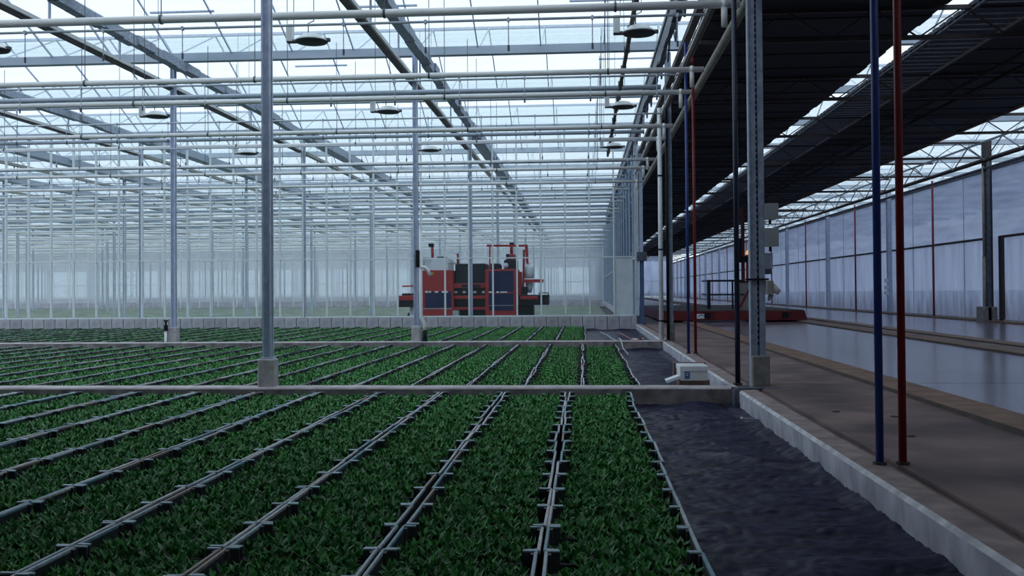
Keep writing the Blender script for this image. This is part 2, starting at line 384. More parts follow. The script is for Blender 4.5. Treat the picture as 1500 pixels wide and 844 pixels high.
# cross kerbs between the beds
for i, (ya, yb, x0, lab) in enumerate(((9.83, 10.10, -7.5, 'long concrete cross kerb between the front bed and the middle bed'),
                                       (18.80, 19.05, -13.5, 'long concrete cross kerb between the middle bed and the rear bed'))):
    mb = MB(); n = 80
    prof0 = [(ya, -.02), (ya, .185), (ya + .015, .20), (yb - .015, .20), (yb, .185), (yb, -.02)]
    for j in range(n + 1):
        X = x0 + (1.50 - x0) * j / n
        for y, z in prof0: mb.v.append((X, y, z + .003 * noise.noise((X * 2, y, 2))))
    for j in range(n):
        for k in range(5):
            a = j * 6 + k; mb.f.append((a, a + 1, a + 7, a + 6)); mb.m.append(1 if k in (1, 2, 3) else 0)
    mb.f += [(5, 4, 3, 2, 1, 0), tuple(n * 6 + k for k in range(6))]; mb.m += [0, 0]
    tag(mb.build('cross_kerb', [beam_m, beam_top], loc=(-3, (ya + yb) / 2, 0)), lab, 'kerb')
mb = MB().box(1.43, 1.468, 9.62, 9.82, 0, .205).box(1.43, 1.9, 9.72, 9.82, .19, .205)
tag(mb.build('joint_cover', galv_dark, loc=(1.45, 9.75, 0)), 'dark metal joint cover where the nearest curb meets the cross kerb', 'joint cover')

# ------------------------------------------------------------------ ceiling (roof): gutters, glass, bars
ce = structure('ceiling')
PW = 4.87 / 4
SL = 1.0                                                                     # ridge rise
pane_me = MB().quad((0, 0, 0), (PW, 0, 0), (PW, -2.3, SL), (0, -2.3, SL)).mesh('roof_pane', roof_glass)
pane_me2 = MB().quad((0, 0, 0), (PW, 0, 0), (PW, 2.3, SL), (0, 2.3, SL)).mesh('roof_pane', roof_glass)
bar_me = MB().bar((0, 0, -.02), (0, -2.3, SL - .02), .02, .04).mesh('glazing_bar', galv)
bar_me2 = MB().bar((0, 0, -.02), (0, 2.3, SL - .02), .016, .03).mesh('glazing_bar', galv_far)
rest_p, rest_b = MB(), MB()
npane = nbar = 0
for g in GUT:
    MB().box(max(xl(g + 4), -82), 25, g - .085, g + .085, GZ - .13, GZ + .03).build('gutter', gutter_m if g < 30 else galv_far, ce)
    MB().box(max(xl(g + 4), -82), 25, g - 2.33, g - 2.27, GZ + SL - .03, GZ + SL + .03).build('ridge_bar', galv, ce)
    k0 = int((1.66 - max(xl(g + 3), -80)) / PW) + 1
    for k in range(k0, -20, -1):
        X = 1.66 - PW * k
        near = 13 < g < 34 and -22 < X < 1.6
        if near and npane < 290:
            put('roof_pane', pane_me, ce, (X, g, GZ)); put('glazing_bar', bar_me, ce, (X, g, GZ)); npane += 1
            if npane < 290: put('roof_pane', pane_me2, ce, (X, g, GZ)); put('glazing_bar', bar_me2, ce, (X, g, GZ)); npane += 1
        else:
            rest_p.quad((X, g, GZ), (X + PW, g, GZ), (X + PW, g - 2.3, GZ + SL), (X, g - 2.3, GZ + SL))
            rest_p.quad((X, g, GZ), (X + PW, g, GZ), (X + PW, g + 2.3, GZ + SL), (X, g + 2.3, GZ + SL))
            if g < 70:
                rest_b.bar((X, g, GZ - .02), (X, g - 2.3, GZ + SL - .02), .018, .04); rest_b.bar((X, g, GZ - .02), (X, g + 2.3, GZ + SL - .02), .016, .03)
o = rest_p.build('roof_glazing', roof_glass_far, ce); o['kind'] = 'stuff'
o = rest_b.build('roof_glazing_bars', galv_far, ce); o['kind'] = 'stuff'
# open window vents standing on the glass: short bars across the slope
for (X, g) in ((-8.0, 19.17), (-4.2, 19.17), (-.2, 19.17), (.4, 23.77), (-6.6, 23.77)):
    MB().box(X, X + PW * 1.0, g - 1.25, g - 1.2, GZ + .50, GZ + .53).build('vent_bar', galv, ce)
# unseen cloth added above the camera to darken the near beds
MB().box(-30, 1.5, -12, 6.6, GZ - .5, GZ - .47).build('added_shade_cloth', screen_dark, ce)

# hall screens between the trusses, with the open slit
HS = 5.22
for j in range(-5, 24):
    g = 9.97 + HALF * j; 
    if g > YEND: break
    for xa, xb in ((1.80, 5.22), (6.62, 9.75)):
        mb = MB(); n = 8
        for k in range(n):                                                  # shallow sag between the wires
            ya = g + .03 + (HALF - .06) * k / n; yb = g + .03 + (HALF - .06) * (k + 1) / n
            s = .02 if k % 2 else 0
            mb.box(xa, xb, ya, yb, HS - s, HS - s + .02)
        mb.build('blackout_screen', screen_dark, ce)
pk = MB()
for j in range(0, 400):
    y = 6 + j * .30
    if y > YEND: break
    pk.box(5.54, 6.62, y, y + .22, HS - .06, HS + .0)
o = pk.build('screen_slats', slat_m, ce); o['kind'] = 'stuff'

# ------------------------------------------------------------------ girders along the depth, over each column line
def girder(X, y0, y1, label, group=None, near=True):
    t = thing('roof_girder', (X, y0, 5.2), label, 'girder', group)
    zb = 5.20
    if near:
        MB().mi(0).box(X - .13, X - .03, y0, y1, zb, zb + .07).mi(1).box(X - .02, X + .02, y0, y1, zb + .03, zb + .09).build('bottom_chord', [brown_rail, pipe_w], t)
        MB().box(X + .10, X + .15, y0, y1, zb + .54, zb + .58).build('top_chord', galv_far, t)
        mb = MB(); y = y0; s = 0
        while y < y1 - .6:
            MB().bar((X + .02, y, zb + .06), (X + .02, y, zb + .6), .03, .03).build('strut', galv, t); y += 2.3
        mb = MB(); y = y0
        while y < y1:
            L_ = R(.3, .7); d = R(-.02, .02)
            mb.box(X + .12, X + .30 + d, y, min(y + L_, y1), zb + .34 + d, zb + .50 + R(-.02, .02)); y += L_
        mb.build('folded_screen', screen_pack, t)
    else:
        MB().box(X - .10, X + .04, y0, y1, zb, zb + .08).build('bottom_chord', pale_rail, t)  # far chord in a paler colour, standing in for haze
        MB().box(X - .05, X + .30, y0, y1, zb + .38, zb + .62).build('folded_screen', screen_pack, t)
    return t
names = ['in line with the row of poles beside the hall', 'second line from the hall', 'third line from the hall', 'fourth line from the hall']
for k in range(1, 4):
    ys = max(8.0, -CX[k] / .66)
    girder(CX[k], ys, 28.3, 'dark roof girder with folded grey screen over the ' + ['', 'nearest', 'second', 'third'][k] + ' column row left of hall')
for k in range(1, len(CX)):
    ys = max(28.6, -CX[k] / .63)
    if ys > YEND - 3: break
    girder(CX[k], ys, YEND, 'pale roof girder running back beyond the glazed partition', 'girders beyond the partition', near=False)

# ------------------------------------------------------------------ columns
def column(X, Y, ztop, wx, wy, label, group=None, m=None, foot=True, fz=.48, fw_=.17):
    t = thing('steel_column', (X, Y, 0), label, 'column', group); m = m or galv
    MB().box(X - wx / 2, X + wx / 2, Y - wy * .1, Y + wy * .1, .0, ztop).box(X - wx / 2, X - wx / 2 + wx * .18, Y - wy / 2, Y + wy / 2, 0, ztop).box(X + wx / 2 - wx * .18, X + wx / 2, Y - wy / 2, Y + wy / 2, 0, ztop).build('post', m, t)
    if foot:
        MB().bbox(X - fw_ / 2, X + fw_ / 2, Y - fw_ / 2, Y + fw_ / 2, -.02, fz, .012).build('footing', conc_post, t)
        MB().box(X - wx * .7, X + wx * .7, Y - wy * .7, Y + wy * .7, fz - .002, fz + .015).build('base_plate', m, t)
    return t
def colbox(X, Y, lab, **k): return column(X, Y, 5.74, .092, .10, lab, **k)
colbox(-3.23, 10.02, 'grey steel column on a concrete footing at the front cross kerb')
colbox(-3.22, 19.08, 'grey steel column with white downpipe, in front of the red machine')
colbox(-8.09, 19.2, 'grey steel column on footing at the rear cross kerb, left of the thick one')
for k, nm in ((1, 'nearest the red machine'), (2, 'between the thick front column and the red machine'), (3, 'left of the column with the short pipe')):
    column(CX[k], 28.40, 5.74, .10, .10, 'grey steel column set in the glazed partition, ' + nm, foot=False)
for Y in KY[3:]:
    for X in CX[1:]:
        if X < xl(Y, 0): break
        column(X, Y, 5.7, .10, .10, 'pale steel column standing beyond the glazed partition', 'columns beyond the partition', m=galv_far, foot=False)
# small pipe beside the footing at the left
t = thing('stand_pipe', (-8.20, 19.08, 0), 'white stub pipe with black valve beside the left column footing', 'pipe')
MB().tube((-8.20, 19.07, .0), (-8.20, 19.07, .42), .028).sm().build('pipe', white_p, t)
MB().tube((-8.20, 19.07, .42), (-8.20, 19.07, .53), .042).tube((-8.20, 19.07, .53), (-8.20, 19.07, .60), .02).box(-8.24, -8.16, 19.05, 19.09, .60, .63).build('valve', black_p, t)
# white downpipe on the column before the machine
a = at(617, 440, 18.98); c = at(620, 480, 18.98)
t = thing('downpipe', (a.x, 18.95, 0), 'white downpipe with bent foot fixed to the column before the red machine', 'pipe')
MB().path([(a.x, 18.95, 2.35), (a.x, 18.95, .72), (a.x + .01, 18.95, .66), (a.x + .05, 18.95, .58), (a.x + .07, 18.95, .53), (a.x + .07, 18.95, .40)], .032, 10).sm().build('pipe', white_p, t)
MB().tube((a.x + .07, 18.95, .19), (a.x + .07, 18.95, .41), .045, 12).tube((a.x + .07, 18.95, .19), (a.x + .07, 18.95, .24), .06, 12).sm().build('foot_socket', black_p, t)
MB().path([(a.x, 18.93, 1.63), (a.x + .09, 18.93, 1.62), (a.x + .15, 18.93, 1.55), (a.x + .19, 18.93, 1.46)], .03, 8).sm().build('side_branch', white_p, t)
MB().box(a.x - .09, a.x - .02, 18.90, 18.98, 1.62, 1.95).build('bracket', black_p, t)

# columns and poles beside the hall
def hall_column(X, Y, wx, lab, grp=None, block=True, slots=True):
    t = thing('hall_column', (X, Y, 0), lab, 'column', grp); wy = .09; zt = 5.7
    x0, x1 = X - wx / 2, X + wx / 2
    mb = MB().box(x0, x0 + wx * .42, Y - wy / 2, Y + wy / 2, .2, zt).box(x0 + wx * .58, x1, Y - wy / 2, Y + wy / 2, .2, zt).box(x0, x1, Y - wy * .2, Y + wy * .3, .2, zt)
    mb.box(x0 - .012, x0, Y - wy / 2 - .012, Y + wy / 2, .2, zt)
    mb.build('profile', galv_blue, t)
    if slots:
        mb = MB(); z = .6
        while z < zt: mb.box(X - wx * .05, X + wx * .05, Y - wy * .22, Y - wy * .19, z, z + .035); z += .06
        o = mb.build('slots', black_p, t); o['kind'] = 'stuff'
    if block:
        MB().bbox(x0 - .01, x1 + .03, Y - .10, Y + .12, -.02, .50, .012).build('footing', conc, t)
    return t
hall_column(1.73, 10.05, .135, 'wide slotted steel column on a concrete block between path and beds')
hall_column(1.66, 19.2, .105, 'slim steel column on pale block behind the white downpipe', slots=False)
for j in range(3, len(KY)):
    hall_column(1.70, KY[j], .1, 'distant steel column along the far side of the hall entrance', 'distant hall columns', slots=False)
def pole(X, Y, r, z1, m, lab, grp=None, base=True, z0=HZ):
    t = thing('pole', (X, Y, z0), lab, 'pole', grp)
    MB().tube((X, Y, z0), (X, Y, z1), r, 14).sm().build('tube', m, t)
    if base:
        MB().tube((X, Y, z0), (X, Y, z0 + .015), r * 1.7, 14).build('base_flange', rail_side, t)
    return t
pole(1.60, 5.55, .0215, 4.85, blue_p, 'nearest dark blue pole standing on the curb edge')
pole(1.725, 5.56, .0215, 4.75, red_p, 'nearest dark red pole standing on the concrete path')
pole(1.545, 10.16, .026, 4.85, dblue_p, 'dark navy pole at the cross kerb left of the slotted column')
pole(1.56, 15.0, .0215, 4.85, blue_p, 'thin blue pole behind the white box, farther down the path')
pole(1.665, 15.0, .0215, 4.65, red_p, 'thin red pole behind the white box, farther down the path')
t = thing('downpipe', (1.47, 18.98, .2), 'long white downpipe at the curb left of the slim hall column', 'pipe')
MB().tube((1.47, 18.98, .19), (1.47, 18.98, 4.6), .042, 14).sm().build('pipe', white_p, t)
for z in (.55, 1.9, 3.3): MB().tube((1.47, 18.98, z), (1.47, 18.98, z + .03), .05, 14).build('clip', black_p, t)
pole(1.60, 19.0, .028, 4.6, black_p, 'black pipe close behind the long white downpipe')

# equipment on the slotted column
for z0, z1, x1, lab in ((2.03, 2.19, .0, 'upper grey enclosure on the right side of the slotted column'), (1.74, 1.94, .0, 'lower grey enclosure on the right side of the slotted column')):
    a = at(1139, 340, 10.05)
    t = thing('electrical_box', (1.88, 10.05, z0), lab, 'electrical box')
    z0 = at(1139, 321 if z0 > 2 else 361, 10.05).z; z1 = at(1139, 299 if z1 > 2 else 335, 10.05).z
    MB().bbox(1.80, a.x - .012, 10.0, 10.14, z0, z1, .008).build('housing', boxgrey, t)
    MB().bbox(1.80, a.x, 9.985, 10.0, z0 - .004, z1 + .004, .004).build('lid', boxgrey, t)
    MB().tube((1.86, 10.06, z0 - .05), (1.86, 10.06, z0), .012).build('cable_gland', black_p, t)
z0 = at(1125, 440, 10.05).z; z1 = at(1125, 411, 10.05).z
t = thing('hose_fitting', (1.85, 10.02, z0), 'cream block with white rounded spout low on the slotted column', 'fitting')
MB().bbox(1.80, 1.875, 9.97, 10.08, z0 + .06, z1, .01).build('block', cream, t)
MB().tube((1.865, 10.02, z1 - .06), (1.935, 10.02, z0 + .075), .042, 14, .03).sm().build('spout', white_p, t)
MB().tube((1.86, 10.02, z0 + .06), (1.83, 10.02, z0), .03, 10, .012).sm().build('outlet', boxgrey, t)
t = MB().box(1.61, 1.83, 9.975, 10.125, 1.245, 1.262); tag(t.build('cable_strap', black_p, loc=(1.72, 10.05, 1.25)), 'black strap around the slotted column beside the cream fitting', 'strap')
z0 = at(1125, 395, 10.3).z; z1 = at(1125, 372, 10.3).z
t = thing('junction_box', (1.86, 10.12, z0), 'small grey junction box under the two enclosures on the slotted column', 'electrical box')
MB().bbox(1.80, 1.885, 10.05, 10.13, z0, z1, .006).build('housing', galv, t)
MB().bbox(1.80, 1.868, 10.05, 10.13, z0 - .05, z0 + .01, .006).build('lower_housing', galv_dark, t)

# rails and header pipes above the boundary of house and hall
def run(name, lab, cat, X, Z, r, m, y0=7, y1=28.3, sq=False):
    mb = MB()
    if sq: mb.box(X - r, X + r, y0, y1, Z - r, Z + r)
    else: mb.tube((X, y0, Z), (X, y1, Z), r, 12).sm()
    return tag(mb.build(name, m, loc=(X, y0, Z)), lab, cat)
run('header_pipe', 'pale brown header pipe running along the hall edge, lowest', 'pipe', 1.74, 4.17, .055, pale_rail, y1=60)
run('screen_rail', 'grey double rail above the pale header pipe, hall side', 'rail', 1.66, 4.72, .03, pale_rail, sq=True)
run('screen_rail', 'pale rail beside the ends of the white heating pipes', 'rail', 1.50, 4.45, .022, pale_rail, sq=True)
run('screen_rail', 'thin dark rail between the two pale rails at the hall edge', 'rail', 1.60, 4.58, .02, brown_rail, sq=True)
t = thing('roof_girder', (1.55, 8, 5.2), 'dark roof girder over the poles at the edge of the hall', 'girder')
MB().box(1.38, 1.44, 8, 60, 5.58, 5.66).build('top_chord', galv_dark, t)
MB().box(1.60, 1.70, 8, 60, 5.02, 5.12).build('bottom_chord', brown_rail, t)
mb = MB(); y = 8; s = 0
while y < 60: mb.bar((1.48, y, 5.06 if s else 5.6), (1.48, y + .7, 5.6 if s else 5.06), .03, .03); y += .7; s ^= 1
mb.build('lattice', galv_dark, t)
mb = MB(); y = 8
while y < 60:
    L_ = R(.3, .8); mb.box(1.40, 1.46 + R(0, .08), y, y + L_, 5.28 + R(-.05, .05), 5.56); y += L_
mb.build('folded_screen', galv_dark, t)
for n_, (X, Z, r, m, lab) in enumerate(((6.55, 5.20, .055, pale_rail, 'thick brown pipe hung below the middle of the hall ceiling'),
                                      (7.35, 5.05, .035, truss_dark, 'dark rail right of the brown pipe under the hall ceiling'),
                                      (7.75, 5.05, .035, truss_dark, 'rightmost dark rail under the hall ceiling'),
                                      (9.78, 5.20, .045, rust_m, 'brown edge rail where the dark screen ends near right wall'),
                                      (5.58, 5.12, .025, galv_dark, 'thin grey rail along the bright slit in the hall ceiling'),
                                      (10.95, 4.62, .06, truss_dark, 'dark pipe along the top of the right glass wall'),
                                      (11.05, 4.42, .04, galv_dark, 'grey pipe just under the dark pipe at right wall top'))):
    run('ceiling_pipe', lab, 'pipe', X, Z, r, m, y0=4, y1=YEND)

# hall trusses across the ceiling
for j in range(-1, 26):
    g = 9.97 + HALF * j
    if g > YEND: break
    near = 9 < g < 34
    lab = ('lattice truss across the hall ceiling, ' + nth(j) + ' from the camera') if (near and j > 0) else 'lattice truss across the far end of the hall ceiling'
    if j <= 0: continue
    t = thing('roof_truss', (6.5, g, 4.74), lab, 'truss', None if near else 'distant hall trusses')
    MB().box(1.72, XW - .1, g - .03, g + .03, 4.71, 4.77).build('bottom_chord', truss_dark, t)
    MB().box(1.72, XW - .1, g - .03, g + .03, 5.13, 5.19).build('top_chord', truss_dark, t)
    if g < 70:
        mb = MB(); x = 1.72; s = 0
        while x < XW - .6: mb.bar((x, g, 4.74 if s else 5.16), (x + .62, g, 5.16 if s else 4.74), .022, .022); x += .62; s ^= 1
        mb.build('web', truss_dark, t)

# ------------------------------------------------------------------ heating pipes, irrigation lines, cross tubes
def hpipe(Y, Z, r, lab, grp=None, x1=1.36, parts=True, m=None):
    x0 = max(xl(Y), -80)
    t = thing('heating_pipe', (x1, Y, Z), lab, 'pipe', grp)
    MB().tube((x0, Y, Z), (x1 + .28 * (1 if parts else 0), Y, Z), r, 12).sm().build('pipe', m or pipe_w, t)
    if parts:
        MB().tube((x1 + .12, Y - .01, Z + .02), (x1 + .12, Y - .01, Z - .24), r * .8, 10).tube((x1 + .10, Y, Z), (x1 + .14, Y, Z), r * 1.4, 10).sm().build('end_riser', m or pipe_w, t)
        x = x1 - 1.0; k = 0
        while x > x0:
            MB().tube((x, Y, Z), (x, Y, GZ - .1), .006, 5).tube((x - .012, Y, Z), (x + .012, Y, Z), r * 1.25, 10).build('hanger', galv_dark, t); x -= 2.435
    return t
ys = []
for g in (9.97, 14.57, 19.17, 23.77, 28.37): ys += [g - 1.11, g + .42]
ys = [y for y in ys[1:] if y < 28.2]
for i, Y in enumerate(ys):
    hpipe(Y, 4.11, .038 if i else .043, 'white heating pipe hung across the left house, ' + nth(i + 1) + ' from the camera')
def irrigation(Y, Z, lab):
    x0 = xl(Y); t = thing('irrigation_line', (1.3, Y, Z), lab, 'irrigation pipe')
    MB().tube((x0, Y, Z), (1.3, Y, Z), .014, 8).sm().build('pipe', galv_far, t)
    x = 1.0
    me = MB().mi(0).tube((0, 0, 0), (0, 0, -.27), .006, 6).box(-.012, .012, -.02, .02, -.02, .02).mi(1).tube((0, 0, -.27), (0, 0, -.33), .012, 8).mesh('drop_nozzle', [galv, galv_dark])
    while x > x0: put('drop_nozzle', me, t, (x - 1.3, 0, 0)); x -= .88
    return t
for i, Y in enumerate((10.40, 13.3, 16.2, 19.1, 22.0, 24.9, 27.6)):
    irrigation(Y, 4.01, 'thin irrigation line with hanging nozzles, ' + nth(i + 1) + ' from the camera')
for i, Y in enumerate((16.4, 21.0, 25.6)):
    mb = MB().tube((xl(Y), Y, 4.48), (1.3, Y, 4.48), .04, 12).sm()
    tag(mb.build('cross_tube', gutter_m, loc=(1.3, Y, 4.48)), 'blue grey steel tube across the left house, ' + nth(i + 1) + ' from the camera', 'tube')
for g in GUT[4:]:
    for dy, Z, r in ((-1.11 if g > 29 else .9, 4.11, .038), (.42, 4.11, .038), (1.8, 4.48, .045)):
        Y = g + dy
        if Y < YEND and Y > 28.8: hpipe(Y, Z, r, 'pale pipe hung across the house beyond the glazed partition', 'pipes beyond the partition', parts=False, m=pipe_w if Z < 4.2 else gutter_m)

# ------------------------------------------------------------------ lamps and their rail
def lamp(X, Y, Z, lab):
    t = thing('grow_lamp', (X, Y, Z), lab, 'lamp')
    MB().lathe([(.09, .085), (.12, .075), (.15, .045), (.19, .018), (.205, .004), (.20, -.004)], (X + .07, Y, Z), 24).sm().build('reflector', lamp_white, t)
    MB().lathe([(.10, -.03), (.185, -.016), (.198, -.003), (.10, -.002)], (X + .07, Y, Z), 24).build('lens', lamp_under, t)
    MB().bbox(X - .235, X - .155, Y - .05, Y + .05, Z + .0, Z + .21, .008).build('ballast', lamp_white, t)
    MB().box(X - .23, X - .08, Y - .04, Y + .04, Z - .012, Z + .018).box(X + .24, X + .30, Y - .03, Y + .03, Z - .005, Z + .03).build('bracket', lamp_under, t)
    MB().bar((X - .15, Y, Z + .2), (X - .15, Y, GZ + .99), .008, .008).bar((X + .10, Y, Z + .3), (X + .10, Y, GZ + .99), .008, .008).build('hanging_wire', galv_dark, t)
    MB().path([(X + .03, Y, Z + .11), (X + .03, Y, Z + .22), (X + .10, Y, Z + .25), (X + .10, Y, Z + .34)], .008, 6).build('hook', galv_dark, t)
for i, Y in enumerate((11.9, 16.7, 21.4)):
    for k, X in enumerate((.62, -3.35, -7.4)):
        if onscreen(X, Y, 4.3):
            lamp(X, Y, 4.22, 'white round lamp with ballast, ' + nth(i + 1) + ' in the ' + ('row nearest the hall', 'middle row left of hall', 'leftmost row of lamps')[k])
t = thing('cable_rail', (.62, 8.5, 4.36), 'brown cable rail above the lamps nearest the hall', 'rail')
MB().box(.59, .64, 8.5, 24, 4.36, 4.41).build('channel', brown_rail, t)
for j in range(14): MB().box(.575, .655, 9 + j * 1.1, 9.06 + j * 1.1, 4.35, 4.425).build('clip', galv_dark, t)

# ------------------------------------------------------------------ glazed partition at the end of the beds
wb = structure('wall_back', (0, 28.4, 0))
blk = MB().bbox(-.165, .165, -.06, .06, -.0, .43, .008).mesh('concrete_block', conc_block)
for i in range(56):
    X = 1.36 - .3450 * i
    put('concrete_block', blk, wb, (X - .17, R(-.008, .008), -.01))
MB().box(-18.2, 1.36, 28.36, 28.44, -.02, .42).build('mortar_core', joint_m, wb)
mul = MB().box(-.022, .022, -.04, .03, .42, 5.74).mesh('mullion', mullion_m)
pan = MB().quad((.0, 0, .44), (.69, 0, .44), (.69, 0, 2.10), (0, 0, 2.10)).mesh('pane', part_glass)
pan2 = MB().quad((.0, 0, 2.10), (.69, 0, 2.10), (.69, 0, 5.74), (0, 0, 5.74)).mesh('pane', part_glass)
for i in range(28):
    X = .88 - .69 * i
    put('mullion', mul, wb, (X, -.02, 0)); put('pane', pan2, wb, (X, 0, 0))
    if i: put('pane', pan, wb, (X, 0, 0))
MB().box(-18.2, 1.57, 28.35, 28.40, 2.08, 2.115).build('transom', mullion_m, wb)
MB().box(-18.2, 1.57, 28.35, 28.43, .415, .45).build('sill', mullion_m, wb)
MB().box(.90, 1.40, 28.37, 28.40, .44, 2.08).build('lower_panel', tank_m, wb)
mb = MB().box(1.46, 1.58, 28.33, 28.45, .42, 5.74).build('corner_post', galv_far, wb)
MB().box(1.36, 1.50, 28.33, 28.47, -.02, .44).build('corner_block', conc_block, wb)
MB().box(1.60, 1.72, 28.3, 28.42, HZ, 2.0).build('blue_post', slate_p, wb)
MB().box(1.52, 1.80, 28.2, 28.42, 1.98, 2.22).build('bracket_box', galv_dark, wb)
MB().box(1.60, 1.70, 28.3, 28.4, 2.2, 5.2).build('track_post', galv, wb)

# side wall of the farther house, and far end wall
ws = structure('wall_middle', (1.56, 28.4, 0))
for j in range(0, 44):
    y0 = 28.5 + 2.3 * j
    if y0 + 2.3 > YEND: break
    MB().quad((1.56, y0, .3), (1.56, y0 + 2.3, .3), (1.56, y0 + 2.3, 5.74), (1.56, y0, 5.74)).build('pane', side_glass, ws)
    MB().box(1.52, 1.58, y0 - .03, y0 + .03, .3, 5.74).build('mullion', gutter_m, ws)
MB().box(1.5, 1.6, 28.5, YEND, -.02, .32).build('base_wall', conc_block, ws)
MB().box(1.53, 1.58, 28.5, YEND, 2.08, 2.12).build('transom', galv_far, ws)
wf = structure('wall_far', (0, YEND, 0))
k = 0
for i in range(36):
    X = 11.4 - 2.6 * i
    gm = right_glass if X > 1.6 else far_glass
    MB().quad((X - 2.6, YEND, .3), (X, YEND, .3), (X, YEND, 5.8), (X - 2.6, YEND, 5.8)).build('pane', gm, wf)
    MB().box(X - .06, X + .06, YEND - .1, YEND - .02, .0, 5.8).build('mullion', galv_far, wf)
for z in (.3, 2.2, 5.75): MB().box(-82, 11.4, YEND - .08, YEND - .01, z, z + .12).build('transom', galv_far, wf)
# distant partitions, their film added as haze veils over what lies behind
for YW, st, b in ((70.0, 1.38, .5), (92.0, 2.76, .6), (111.0, 2.76, .6)):
    wm = structure('wall_distant_veil', (0, YW, 0)); x = 1.4
    MB().box(xl(YW), 1.4, YW - .06, YW + .06, -.02, b).build('base_wall', conc_block, wm)
    while x > xl(YW):
        MB().box(x - .03, x + .03, YW - .08, YW - .02, .0, 5.7).build('mullion', mullion_m, wm)
        MB().quad((x - st, YW, b), (x, YW, b), (x, YW, 5.7), (x - st, YW, 5.7)).build('pane', haze_film, wm); x -= st

# right glass wall
wr = structure('wall_right', (XW, 0, 0))
for j in range(-3, 23):
    y0 = 28.4 + HALF * j
    if y0 + HALF > YEND + 5: break
    for h in (0, 2):
        ya, yb = y0 + 1.15 * h, y0 + 1.15 * (h + 2)
        MB().quad((XW, ya, HZ + .05), (XW, yb, HZ + .05), (XW, yb, 2.52), (XW, ya, 2.52)).build('pane', right_glass, wr)
        MB().quad((XW, ya, 2.52), (XW, yb, 2.52), (XW, yb, 4.45), (XW, ya, 4.45)).build('pane', right_glass_up, wr)
        if h == 2: MB().box(XW - .012, XW + .012, ya - .012, ya + .012, HZ, 4.5).build('mullion', galv_far, wr)
    MB().quad((XW, y0, 4.45), (XW, y0 + HALF, 4.45), (XW, y0 + HALF, 5.74), (XW, y0, 5.74)).build('top_pane', part_glass, wr)
MB().box(XW - .05, XW + .03, 14, 28.05, 2.50, 2.56).build('transom', truss_dark, wr)
MB().box(XW - .05, XW + .03, 28.9, YEND, 2.50, 2.56).build('transom', truss_dark, wr)
MB().box(XW - .06, XW + .04, 14, YEND, 4.42, 4.50).build('top_rail', galv_dark, wr)
MB().box(XW - .08, XW + .06, 14, YEND, -.02, HZ + .08).build('base_rail', conc_block, wr)
MB().box(XW - .1, XW + .1, -12, 14.55, -.1, 5.8).build('unseen_cladding', boxgrey, wr)  # unseen stretch made opaque to darken the near hall floor
MB().box(XW - .12, XW - .04, 27.75, 27.95, HZ, 2.55).build('door_frame', truss_dark, wr)
MB().box(XW - .12, XW - .04, 28.9, 29.0, 2.5, 4.45).build('door_frame', galv_dark, wr)
t = thing('wall_column', (XW - .25, 28.4, HZ), 'thick dark column with pipe at the right glass wall', 'column')
MB().box(XW - .30, XW - .12, 28.3, 28.55, HZ, 5.2).build('profile', truss_dark, t)
MB().box(XW - .34, XW - .26, 28.1, 28.3, HZ, 4.6).build('side_profile', galv_dark, t)
MB().tube((XW - .38, 28.25, .3), (XW - .38, 28.25, 2.0), .05).tube((XW - .38, 28.25, 2.0), (XW - .38, 28.25, 4.5), .035).sm().build('drain_pipe', pale_rail, t)
MB().bbox(XW - .48, XW - .10, 28.1, 28.6, HZ, .62, .02).build('footing', conc, t)
for j in range(1, 12):
    Y = 28.4 + BAY * j
    nm = 'grey column against the right glass wall, ' + ('nearest one behind the thick dark column' if j == 1 else 'second one behind the thick dark column') if j < 3 else 'distant grey column against the right glass wall'
    t = thing('wall_column', (XW - .1, Y, HZ), nm, 'column', None if j < 3 else 'distant right wall columns')
    MB().box(XW - .20, XW - .05, Y - .1, Y + .1, HZ, 4.7).build('profile', galv, t)
    if j == 1: 
        for z in (1.35, 1.1, .9): MB().box(XW - .30, XW - .2, Y - .12, Y + .05, z, z + .14).build('socket', white_p, t)
    pole(XW - .12, Y - HALF, .035, 4.6, rose_p, ('rose red drain pole at the right glass wall, ' + nth(j) + ' from the camera') if j < 4 else 'distant rose red drain pole at the right glass wall', None if j < 4 else 'distant red drain poles', base=False)
# framework above the right wall
mb = MB(); y = 14
while y < 90: mb.bar((XW - .5, y, 4.6), (XW - .5, y + 1.15, 5.1), .025, .025).bar((XW - .5, y + 1.15, 5.1), (XW - .5, y + 2.3, 4.6), .025, .025); y += 2.3
mb.box(XW - .52, XW - .48, 14, 90, 5.08, 5.13)
t = thing('roof_girder', (XW - .5, 14, 4.6), 'thin lattice girder above the right glass wall', 'girder'); mb.build('lattice', galv_dark, t)
# wall behind the camera
wfr = structure('wall_front', (0, -12, 0))
MB().box(-60, 14, -12.2, -12, -.1, 7).build('cladding', boxgrey, wfr)

